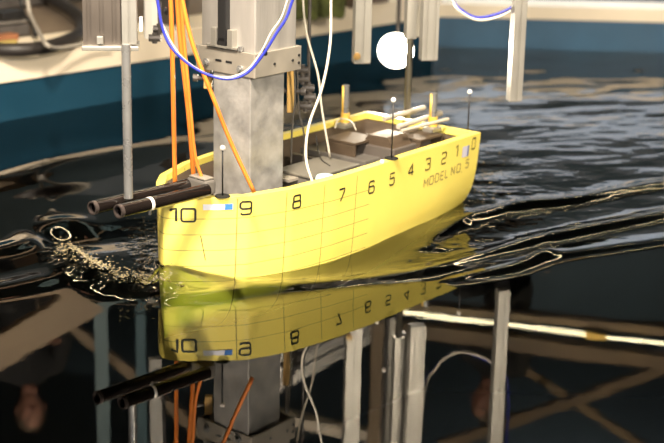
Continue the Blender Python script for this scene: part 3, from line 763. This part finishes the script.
# ------------------------------------------------------------------ gear inside the hull
def boxthing(name, corners_px, z, hz, m, label, cat, hs, ht, ang=0, bev=.004):
    c = Z(*corners_px, z); t = thing(name, label, cat, (c.x, c.y, z-hz))
    bm = bmesh.new(); box(bm, (c.x, c.y, z-hz), HS, HT, EZ, hs, ht, hz, bev); lobj('case', bm, m, t); return t, c
t, c = boxthing('motor_case', (318, 168), .262, .055, grey_pl, 'long grey box inside the hull behind the number 8', 'box', .13, .085)
bm = bmesh.new(); box(bm, (c.x, c.y, .264), HS, HT, EZ, .135, .090, .004, .002); lobj('lid', bm, mat('pale grey lid', (.13, .12, .10), .5), t)
q = Z(325, 177, .268); bm = bmesh.new(); bmesh.ops.create_cone(bm, segments=28, radius1=.036, radius2=.030, depth=.012, cap_ends=True, matrix=Matrix.Translation(q)); lobj('round_cap', bm, mat('pale blue cap', (.55, .70, .72), .35), t)
# brown gear boxes carrying steel pins with yellow collars
def pinbox(px, py, pinx, piny0, piny1, hs, ht, label, plab):
    c = Z(px, py, .292); t = thing('gear_box', label, 'box', (c.x, c.y, .2))
    bm = bmesh.new(); box(bm, (c.x, c.y, .287), HS, HT, EZ, hs, ht, .005, .002); lobj('top_plate', bm, wood_m, t)
    for sg in (-1, 1):
        bm = bmesh.new(); box(bm, (c+HS*sg*(hs-.006)) + EZ*(.225-.292), HS, HT, EZ, .006, ht*.95, .055, .002); lobj('side_plate', bm, wood_m, t)
    bm = bmesh.new(); box(bm, c-HT*(ht*.1)+EZ*(.2-.292), HS, HT, EZ, hs*.6, .01, .07, .002); lobj('web', bm, grey_d, t)
    b = Z(pinx, piny1, .292); tz = b.z+(piny1-piny0)/F_PX*b.y*1.04
    p = thing('steel_pin', plab, 'pin', b, 'steel pins with yellow collars')
    bm = bmesh.new(); tube(bm, [b, Vector((b.x, b.y, tz))], .0135, 20); tube(bm, [b+EX*.0, b+EZ*.02], .022, 20); lobj('shaft', bm, steel, p, True).data.set_sharp_from_angle(angle=.6)
    bm = bmesh.new(); tube(bm, [b+EZ*.018, b+EZ*.058], .0185, 20); lobj('collar', bm, yellow_br, p, True).data.set_sharp_from_angle(angle=.6)
    bm = bmesh.new(); tube(bm, [b-EX*.010+EY*-.006+EZ*.05, Vector((b.x-.010, b.y-.006, tz-.002))], .006, 10); lobj('key_rod', bm, yellow_br, p, True)
    bm = bmesh.new(); box(bm, b+EZ*.008, HS, HT, EZ, .034, .026, .008, .002); lobj('base_block', bm, alu_mat, p)
    return t
pinbox(352, 137, 345, 85, 127, .075, .075, 'brown bracket box under the left steel pin', 'left steel pin with yellow collar standing in the hull')
pinbox(421, 134.5, 432.5, 93, 131, .080, .055, 'brown bracket box near the stern under the right pin', 'right steel pin with yellow collar near the stern')
t, c = boxthing('servo_unit', (387, 143), .275, .045, mat('brown grey casing', (.10, .085, .075), .5, 0, .15, 9), 'grey brown casing with a rounded top amid the gear', 'box', .075, .09)
bm = bmesh.new(); a_ = c+EZ*0
prism(bm, [HT*-.075, HT*-.045+EZ*.038, HT*.045+EZ*.038, HT*.075, HT*.075-EZ*.004, HT*-.075-EZ*.004], a_-HS*.06, a_+HS*.06); lobj('hump', bm, wood_m, t)
bm = bmesh.new(); box(bm, c-HT*.091+EZ*-.045, HS, HT, EZ, .07, .002, .006, .001); lobj('seam', bm, black_pl, t)
t, c = boxthing('cross_beam', (345, 150), .236, .012, grey_pl, 'grey flat beam lying across the hull behind the box', 'beam', .09, .17)
for s_, z_ in ((1.03, .2),):
    bm = bmesh.new(); box(bm, HW(s_, .02, .19), HS, HT, EZ, .012, .19, .05, .003); t = thing('bulkhead', 'dark bulkhead plate inside the hull amidships', 'plate', HW(s_, .02, .14)); lobj('plate', bm, grey_d, t)
for i, (a, b, r, lab) in enumerate((((384, 119), (424, 107.5), .010, 'upper pale rod lying slanted over the stern gear'), ((398, 127), (441, 113), .010, 'middle pale rod lying slanted over the stern gear'), ((401, 131), (448, 119), .007, 'lowest pale rod lying slanted over the stern gear'))):
    A_ = Z(*a, .335); B_ = Z(*b, .345); bm = bmesh.new(); tube(bm, [A_, B_], r, 12); o = obj('slanted_rod', bm, mat('pale rod', (.42, .38, .32), .45), None, True)
    o.data.set_sharp_from_angle(angle=.6); tag(o, lab, 'rod', 'pale rods over the stern gear')
# clear/grey plates near the column foot
bm = bmesh.new(); q = Z(288, 176, .25); box(bm, q, HS, HT, EZ, .055, .05, .006, .002); o = obj('metal_plate', bm, plate_m); tag(o, 'small pale plate right of the column foot', 'plate')
bm = bmesh.new(); q = Z(205, 172, .22); bmesh.ops.create_cone(bm, segments=32, radius1=.04, radius2=.04, depth=.05, cap_ends=True, matrix=Matrix.Translation(q) @ Matrix.Rotation(PI/2, 4, 'X')); o = obj('round_sensor', bm, mat('pale grey disc', (.45, .5, .52), .4)); tag(o, 'round grey sensor inside the bow left of the column', 'sensor')
cable('black_wire', [Z(335, 128, .31), Z(338, 120, .33), Z(345, 119, .34), Z(352, 122, .33), Z(356, 130, .31)], .0025, white_m, 'thin pale wire curling around the left pin')
cable('black_wire', [Z(316, 135, .33), Z(318, 150, .28), Z(322, 160, .27), Z(330, 166, .268)], .0025, black_pl, 'thin black wire running over the grey box')
cable('black_wire', [Z(365, 150, .24), Z(372, 160, .22), Z(378, 166, .2)], .0025, black_pl, 'thin black wire below the grey brown casing')

# yellow fittings on the rig beside the column
def fitting(x, y0, y1, d, label):
    a = Pd(x, y1, d); b = Pd(x, y0, d); t = thing('yellow_fitting', label, 'fitting', a, 'yellow fittings beside the column')
    bm = bmesh.new(); bar(bm, a, b, .016, .014, EX, .003); lobj('body', bm, mat('amber block', (.80, .50, .16), .5), t)
    c = (a+b)/2
    bm = bmesh.new(); cyl(bm, c-EX*.05, c+EX*.05, .009, 12); cyl(bm, c-EX*.052, c-EX*.035, .014, 8); cyl(bm, c+EX*.035, c+EX*.052, .014, 8); lobj('cross_bolt', bm, grey_d, t)
    bm = bmesh.new(); tube(bm, [b, Vector((b.x, b.y, b.z+.9))], .006, 10); lobj('hanger', bm, grey_pl, t)
fitting(208, 68, 88, 5.15, 'yellow fitting with a cross bolt left of the column')
fitting(291, 70, 112, 5.35, 'yellow fitting with a cross bolt right of the column')
def coupler(x, y, d, label, n=5):
    t = thing('valve_cluster', label, 'valve', Pd(x, y, d))
    for k in range(n):
        q = Pd(x+random.uniform(-6, 6), y+(-k*9), d+random.uniform(-.02, .02)); bm = bmesh.new()
        cyl(bm, q-EX*.022, q+EX*.022, .014, 10); cyl(bm, q-EZ*.02, q+EZ*.02, .010, 10); lobj('valve_body', bm, grey_d, t)
    q = Pd(x, y, d); bm = bmesh.new(); tube(bm, [q, Vector((q.x, q.y, q.z+.7))], .007, 10); lobj('pipe', bm, grey_d, t)
coupler(308, 106, 5.5, 'cluster of dark valves hanging right of the column')
coupler(160, 38, 5.6, 'small dark valves hanging between the actuator and the orange tubes', 2)
q0 = Pd(151, 38, 5.7); bm = bmesh.new(); profile_bar(bm, q0, Vector((q0.x, q0.y, 2.6)), HX, HY_, .024, .02, 1, 1); o = obj('white_profile', bm, mat('white profile', (.8, .78, .72), .4)); tag(o, 'white upright profile right of the actuator', 'profile')

# ------------------------------------------------------------------ things on the left walkway
zw = .33
hp = [(-60, 44), (0, 49.5), (40, 48), (66, 41), (80, 33), (82, 24), (76, 14), (62, 5), (45, -4), (20, -14)]
t = thing('rubber_hose', 'thick black hose looping on the walkway at upper left', 'hose', Z(40, 46, zw+.03))
bm = bmesh.new(); tube(bm, smooth_path([Z(a, b, zw+.03+(.0 if b > 20 else .02)) for a, b in hp], 8), .032, 16); lobj('hose', bm, black_rub, t, True)
q = Z(-60, 44, zw+.03); q2 = Z(-52, 45.4, zw+.03); bm = bmesh.new(); tube(bm, [q, q2], .038, 16); lobj('coupling', bm, steel, t, True)
cable('grey_pipe', [Z(14, -30, .62), Z(26, -6, .55), Z(30, 14, .46), Z(40, 34, zw+.085), Z(47, 45, zw+.075), Z(60, 48, zw+.03), Z(88, 43, zw+.02), Z(110, 40, zw+.02)], .011, mat('grey hose', (.33, .30, .26), .5), 'thin grey pipe bending over the black hose', 'pipe')
cable('black_wire', [Z(10, -30, .6), Z(19, -4, .5), Z(23, 12, .42), Z(32, 26, zw+.02), Z(36, 36, zw+.02)], .009, black_pl, 'black cable hanging at the left beside the grey pipe')
t = thing('tool_stack', 'dark clamp with grey jaws on the walkway at the left edge', 'clamp', Z(10, 30, zw))
q = Z(8, 36, zw)
bm = bmesh.new(); box(bm, q+EZ*.03, wd, wn, EZ, .10, .05, .028, .006); lobj('base', bm, grey_d, t)
bm = bmesh.new(); box(bm, q+EZ*.075, wd, wn, EZ, .09, .04, .010, .004); lobj('jaw', bm, grey_pl, t)
bm = bmesh.new(); box(bm, q+EZ*.11+EX*.01, wd, wn, EZ, .07, .045, .020, .006); lobj('upper_body', bm, black_pl, t)
bm = bmesh.new(); cyl(bm, q+wd*.07+EZ*.0, q+wd*.07+EZ*.12, .012, 12); lobj('screw', bm, black_pl, t)
bm = bmesh.new(); box(bm, Z(-2, 38, zw+.018), wd, wn, EZ, .10, .035, .016, .003); o = obj('wood_block', bm, mat('orange wood', (.25, .10, .045), .6, 0, .2, 12)); tag(o, 'orange brown wooden block at the left edge', 'block')
bm = bmesh.new(); box(bm, Z(0, 43.5, zw+.012), wd, wn, EZ, .09, .02, .010, .003); o = obj('yellow_board', bm, mat('yellow board', (.34, .26, .08), .6)); tag(o, 'narrow yellow board in front of the wooden block', 'board')
bm = bmesh.new(); box(bm, Z(6, 53.5, zw+.002), wd, wn, EZ, .11, .022, .002); o = obj('paper_sheet', bm, white_b); tag(o, 'white paper strip on the rim at the left edge', 'paper')
bm = bmesh.new(); q = Z(60, -4, zw); box(bm, q+EZ*.12+EY*.6, wd, wn, EZ, .5, .03, .12, .006); o = obj('cream_board', bm, cream); tag(o, 'cream partition standing behind the black hose', 'panel')
bm = bmesh.new(); q = Z(60, 10, zw); box(bm, q+EZ*.02+EY*.42, wd, wn, EZ, .7, .05, .02, .004); o = obj('dark_rail', bm, grey_d); tag(o, 'low dark rail on the walkway behind the hose', 'rail')
# green rope coils
def coil(px, py, z, R, r, n, label):
    c = Z(px, py, z); t = thing('rope_coil', label, 'rope', c, 'green rope coils on the rim')
    for k in range(n):
        pts = []; ph = random.uniform(0, 6); RR = R*(1-.10*abs(k-n/2)/(n/2)*2*.5)
        for i in range(25):
            a = ph+i*2*PI/24; pts.append(c+Vector((math.cos(a)*RR, math.sin(a)*RR*.8, r+k*r*1.45+.006*math.sin(3*a+k))))
        bm = bmesh.new(); tube(bm, pts, r, 10, False); lobj('rope_turn', bm, green_m, t, True)
coil(331, 17, .33, .070, .016, 5, 'rounded green rope coil on the rim, right one')
coil(305, 19, .33, .065, .016, 5, 'rounded green rope coil on the rim beside the column')
for (x, y, lab, m_) in ((186, 26, 'dark crate on the walkway between tubes and column', grey_d), (366, 8, 'brown crate on the walkway corner right of the green ropes', wood_m), (388, 4, 'grey brown crate at the basin corner', mat('brown grey crate', (.16, .12, .10), .7))):
    c = Z(x, y, .33); t = thing('crate', lab, 'crate', (c.x, c.y, .33), 'crates on the far walkway')
    bm = bmesh.new(); box(bm, c+EZ*.07+wn*.12, wd, wn, EZ, .065, .07, .07, .006); lobj('crate_body', bm, m_, t)
    bm = bmesh.new(); box(bm, c+EZ*.145+wn*.12, wd, wn, EZ, .069, .075, .008, .003); lobj('crate_lid', bm, m_, t)

# ------------------------------------------------------------------ the rig overhead, seen only mirrored in the water
def beam(name, p0, p1, d0, d1, hw, hh, m, label, cat='girder', flange=True):
    a, b = Rf(*p0, d0), Rf(*p1, d1); t = thing(name, label, cat, (a+b)/2, 'girders of the overhead carriage')
    bm = bmesh.new(); 
    if flange:
        bar(bm, a, b, hw*.25, hh*.9); lobj('web', bm, m, t)
        for sg in (-1, 1):
            bm = bmesh.new(); bar(bm, a+EZ*sg*hh*.86, b+EZ*sg*hh*.86, hw, hh*.14); lobj('flange', bm, m, t)
    else:
        bar(bm, a, b, hw, hh, EZ, .004); lobj('beam', bm, m, t)
    return t
beam('carriage_girder', (376, 302), (760, 338), 8.2, 8.2, .05, .026, girder_m, 'brown overhead girder mirrored right of the hull, upper band', flange=False)
beam('carriage_girder', (376, 326), (760, 374), 8.3, 8.3, .05, .044, girder_m, 'brown overhead girder mirrored under the bright strip', flange=False)
a, b = Rf(366, 308, 8.1), Rf(760, 357, 8.1)
t = thing('strip_light', 'long thin strip light mirrored as a bright line at right', 'lamp', (a+b)/2)
bm = bmesh.new(); tube(bm, [a, b], .008, 10); lobj('tube', bm, tubem, t, True)
q = a+(b-a)*.58; bm = bmesh.new(); box(bm, q, (b-a).normalized(), EY, EZ, .06, .015, .02, .003); lobj('joint', bm, yellow_br, t)
beam('diagonal_brace', (440, 445), (760, 338), 9.0, 9.0, .03, .035, girder_m, 'brown diagonal brace mirrored at lower right', flange=False)
beam('diagonal_brace', (520, 366), (680, 470), 9.4, 9.4, .03, .025, girder_m, 'thin brown brace crossing the other at lower right', flange=False)
beam('tan_girder', (-60, 386), (100, 292), 7.6, 7.6, .06, .085, tan_m, 'wide tan girder mirrored at lower left', flange=False)
beam('cream_girder', (250, 408), (405, 441), 7.8, 7.8, .04, .030, cream, 'cream overhead girder mirrored at the bottom centre', flange=False)
# slotted aluminium beams lying side by side
for k in range(4):
    a, b = Rf(268, 352+k*13, 7.9), Rf(392, 288+k*13, 7.9); bm = bmesh.new(); dd = (b-a).normalized(); up = dd.cross(EY).normalized()
    profile_bar(bm, a, b, EY, up, .03, .026, 1, 1, .009, .012); t = thing('overhead_profile', 'grey slotted overhead beam, row %s of four mirrored below the hull' % ('one', 'two', 'three', 'four')[k], 'beam', (a+b)/2, 'slotted overhead beams side by side')
    lobj('profile', bm, alu_mat, t)
def upright(px, y0, half, d, label, m=alu_mat):
    a = Rf(px, y0, d); t = thing('overhead_upright', label, 'profile', a, 'uprights of the overhead carriage')
    bm = bmesh.new(); profile_bar(bm, a, Vector((a.x, a.y, 3.4)), HX, HY_, half*d/F_PX, .02, 1, 1); lobj('profile', bm, m, t)
upright(378, 322, 6, 7.6, 'wide tan upright mirrored between the hanging profiles', tan_m)
upright(392, 318, 3, 7.6, 'narrow grey upright mirrored under the stern')
upright(100, 300, 7, 7.7, 'pale blue upright mirrored at lower left', mat('pale blue paint', (.10, .17, .19), .5))
upright(140, 312, 5, 7.7, 'dim blue upright mirrored left of the bow', mat('dim blue paint', (.07, .16, .20), .5))
beam('dark_brace', (40, 300), (200, 430), 8.6, 8.6, .03, .03, tan_m, 'thin tan brace mirrored under the tubes', flange=False)

for k, (a, b) in enumerate((((-4.5, 8.3, 3.35), (5.5, 8.8, 3.35)),)):  # added glowing tube, placed to mirror as gold lines on wave faces
    a, b = Vector(a), Vector(b); t = thing('added_glow_tube', 'added warm glowing tube under the hall ceiling, put in for gold lines on the waves', 'lamp', (a+b)/2)
    bm = bmesh.new(); tube(bm, [a, b], .035, 10); lobj('tube', bm, mat('added glow tube', (1, .84, .50), .3, emit=26), t, True)
    bm = bmesh.new(); bar(bm, a+EZ*.05, b+EZ*.05, .06, .02); lobj('housing', bm, grey_d, t)
# ------------------------------------------------------------------ operators on the carriage (seen mirrored)
def person(origin, label, face_dir=Vector((-.5, -.85, 0)), lean=.1, scale=1.0):
    t = thing('person', label, 'person', origin)
    fd = face_dir.normalized(); rt = Vector((fd.y, -fd.x, 0))
    def L(f, r, z): return Vector(origin)+(fd*f+rt*r+EZ*z)*scale
    def skin(name, V, E, R, m, sub=2):
        me = bpy.data.meshes.new(name); me.from_pydata([tuple(parent_mw(t).inverted() @ L(*v)) for v in V], E, []); o = bpy.data.objects.new(name, me); C.objects.link(o); o.parent = t
        me.materials.append(m); mod = o.modifiers.new('skin', 'SKIN'); mod.use_smooth_shade = True
        for i, r in enumerate(R): me.skin_vertices[0].data[i].radius = (r[0]*scale, r[1]*scale) if isinstance(r, tuple) else (r*scale, r*scale)
        me.skin_vertices[0].data[0].use_root = True
        s = o.modifiers.new('sub', 'SUBSURF'); s.levels = sub; s.render_levels = sub; return o
    # seated figure leaning forward, forearms forward on the rail
    V = [(0, 0, 0), (.04, 0, .18), (.12, 0, .36), (.17, 0, .48), (.20, 0, .56), (.22, 0, .60),
         (.15, .17, .47), (.22, .23, .24), (.42, .14, .14), (.15, -.17, .47), (.22, -.23, .24), (.42, -.14, .16),
         (.02, .10, -.03), (.42, .13, -.02), (.40, .13, -.42), (.52, .13, -.46), (.02, -.10, -.03), (.42, -.13, -.02), (.40, -.13, -.42), (.52, -.13, -.46)]
    E = [(0, 1), (1, 2), (2, 3), (3, 4), (4, 5), (3, 6), (6, 7), (7, 8), (3, 9), (9, 10), (10, 11), (0, 12), (12, 13), (13, 14), (14, 15), (0, 16), (16, 17), (17, 18), (18, 19)]
    R = [(.15, .11), (.14, .10), (.16, .11), (.12, .09), .055, .05, .07, .048, .034, .07, .048, .034, .09, .065, .042, .035, .09, .065, .042, .035]
    skin('body', V, E, R, cloth_d)
    # head with face
    bm = bmesh.new(); hc = L(.26, 0, .71); bmesh.ops.create_uvsphere(bm, u_segments=24, v_segments=16, radius=.1*scale)
    for v in bm.verts:
        x, y, z = v.co
        v.co = Vector((x*.78, y*.95, z*1.18))
        if z < 0: v.co.x *= 1+.25*z/.1*.6; v.co.y *= 1+.1*z/.1
    M = Matrix(((rt.x, fd.x, 0, hc.x), (rt.y, fd.y, 0, hc.y), (0, 0, 1, hc.z), (0, 0, 0, 1)))
    bmesh.ops.transform(bm, matrix=M, verts=bm.verts)
    sph(bm, hc+(fd*.098-EZ*.012)*scale, .017*scale, 10, 8, (1, 1, 1.6))
    for sg in (-1, 1): sph(bm, hc+(rt*sg*.080-EZ*.005)*scale, .022*scale, 10, 8, (.6, .6, 1.3))
    cyl(bm, L(.21, 0, .56), L(.245, 0, .66), .048*scale, 14)
    lobj('head', bm, skin_m, t, True)
    for sg in (-1, 1):
        bm = bmesh.new(); sph(bm, hc+(fd*.085+rt*sg*.032+EZ*.012)*scale, .011*scale, 10, 8)
        lobj('eye', bm, mat('dark eyes', (.05, .04, .04), .3), t, True)
    bm = bmesh.new(); sph(bm, hc+(fd*.088-EZ*.055)*scale, .022*scale, 10, 8, (1, 1, .28)); lobj('mouth', bm, mat('lips', (.34, .12, .10), .5), t, True)
    bm = bmesh.new(); sph(bm, hc+(-fd*.018+EZ*.032)*scale, .105*scale, 20, 14, (.9, .95, 1)); lobj('hair', bm, hair_m, t, True)
    for sg, wz in ((1, .14), (-1, .16)):
        b0 = (.42, .14*sg, wz); V = [b0, (.50, .12*sg, wz+.005)]; E = [(0, 1)]; R = [.026, (.038, .016)]
        for k in range(4):
            o_ = (k-1.5)*.021; ln = (.07, .08, .076, .06)[k]; i = len(V)
            V += [(.53, .12*sg+o_, wz+.004), (.53+ln*.55, .12*sg+o_*1.1, wz-.004), (.53+ln*.9, .12*sg+o_*1.1, wz-.03)]; E += [(1, i), (i, i+1), (i+1, i+2)]; R += [.0105, .009, .0075]
        i = len(V); V += [(.48, (.12-.04)*sg, wz+.004), (.515, (.12-.062)*sg, wz-.008)]; E += [(1, i), (i, i+1)]; R += [.012, .009]
        skin('hand', V, E, R, skin_m, 1)
    return t
pc_ = Rf(505, 352, 8.9)
hd = Rf(486, 402, 8.6)
person(Vector((hd.x+.13, hd.y+.25, hd.z-.70)), 'seated person in black leaning over the far girder, mirrored at lower right')
hd = Rf(34, 410, 8.4)
person(Vector((hd.x-.10, hd.y+.25, hd.z-.70)), 'seated person in black mirrored at the lower left corner', Vector((.3, -.95, 0)))
for nm, cx_ in (('right', Rf(486, 402, 8.6)), ('left', Rf(34, 410, 8.4))):
    bm = bmesh.new(); box(bm, Vector((cx_.x, cx_.y+.28, cx_.z-.86)), EX, EY, EZ, .35, .22, .03, .006); o = obj('bench_board', bm, girder_m); tag(o, 'dark bench board under the %s mirrored person' % nm, 'bench')

# ------------------------------------------------------------------ spray: droplets thrown up along the bow wave and in the wake
def spray():
    V, Fc = [], []
    ico = bmesh.new(); bmesh.ops.create_icosphere(ico, subdivisions=1, radius=1); iv = [v.co.copy() for v in ico.verts]; fi = [[v.index for v in f.verts] for f in ico.faces]; ico.free()
    def add(p, r, st=1):
        b = len(V); V.extend([(p.x+v.x*r*st, p.y+v.y*r, p.z+v.z*r*.8) for v in iv]); Fc.extend([[b+i for i in f] for f in fi])
    line = smooth_path([Z(*q, 0) for q in ((164, 292), (132, 289), (104, 280), (82, 266), (66, 253))], 10)
    n = len(line)
    for k in range(1300):
        f = random.random()**.8; i = min(n-1, int(f*n)); q = line[i]+Vector((random.gauss(0, .022), random.gauss(0, .024), 0))
        h = float(water_h(np.array([q.x]), np.array([q.y]))[0]); q.z = h+abs(random.gauss(0, .010))*(1 if random.random() < .8 else 2.5); add(q, random.choice((.0008, .0011, .0016, .0026)), random.uniform(1, 2.4))
    for k in range(150):
        q = Z(random.gauss(144, 9), random.gauss(240, 14), 0); h = float(water_h(np.array([q.x]), np.array([q.y]))[0]); q.z = h+abs(random.gauss(0, .01)); add(q, random.choice((.0010, .0013, .0018)), 1.2)
    for k in range(60):
        q = Z(random.gauss(486, 14), random.gauss(180, 16), 0); h = float(water_h(np.array([q.x]), np.array([q.y]))[0]); q.z = h+abs(random.gauss(0, .012)); add(q, random.choice((.0016, .002, .003)), 1.3)
    me = bpy.data.meshes.new('spray'); me.from_pydata(V, [], Fc); me.polygons.foreach_set('use_smooth', [True]*len(Fc))
    m = mat('water drops', (.27, .23, .14), .12, 0, spec=.8); me.materials.append(m)
    o = bpy.data.objects.new('spray_drops', me); C.objects.link(o); tag(o, 'fine spray drops along the breaking bow wave and stern wake', 'spray', kind='stuff')
spray()
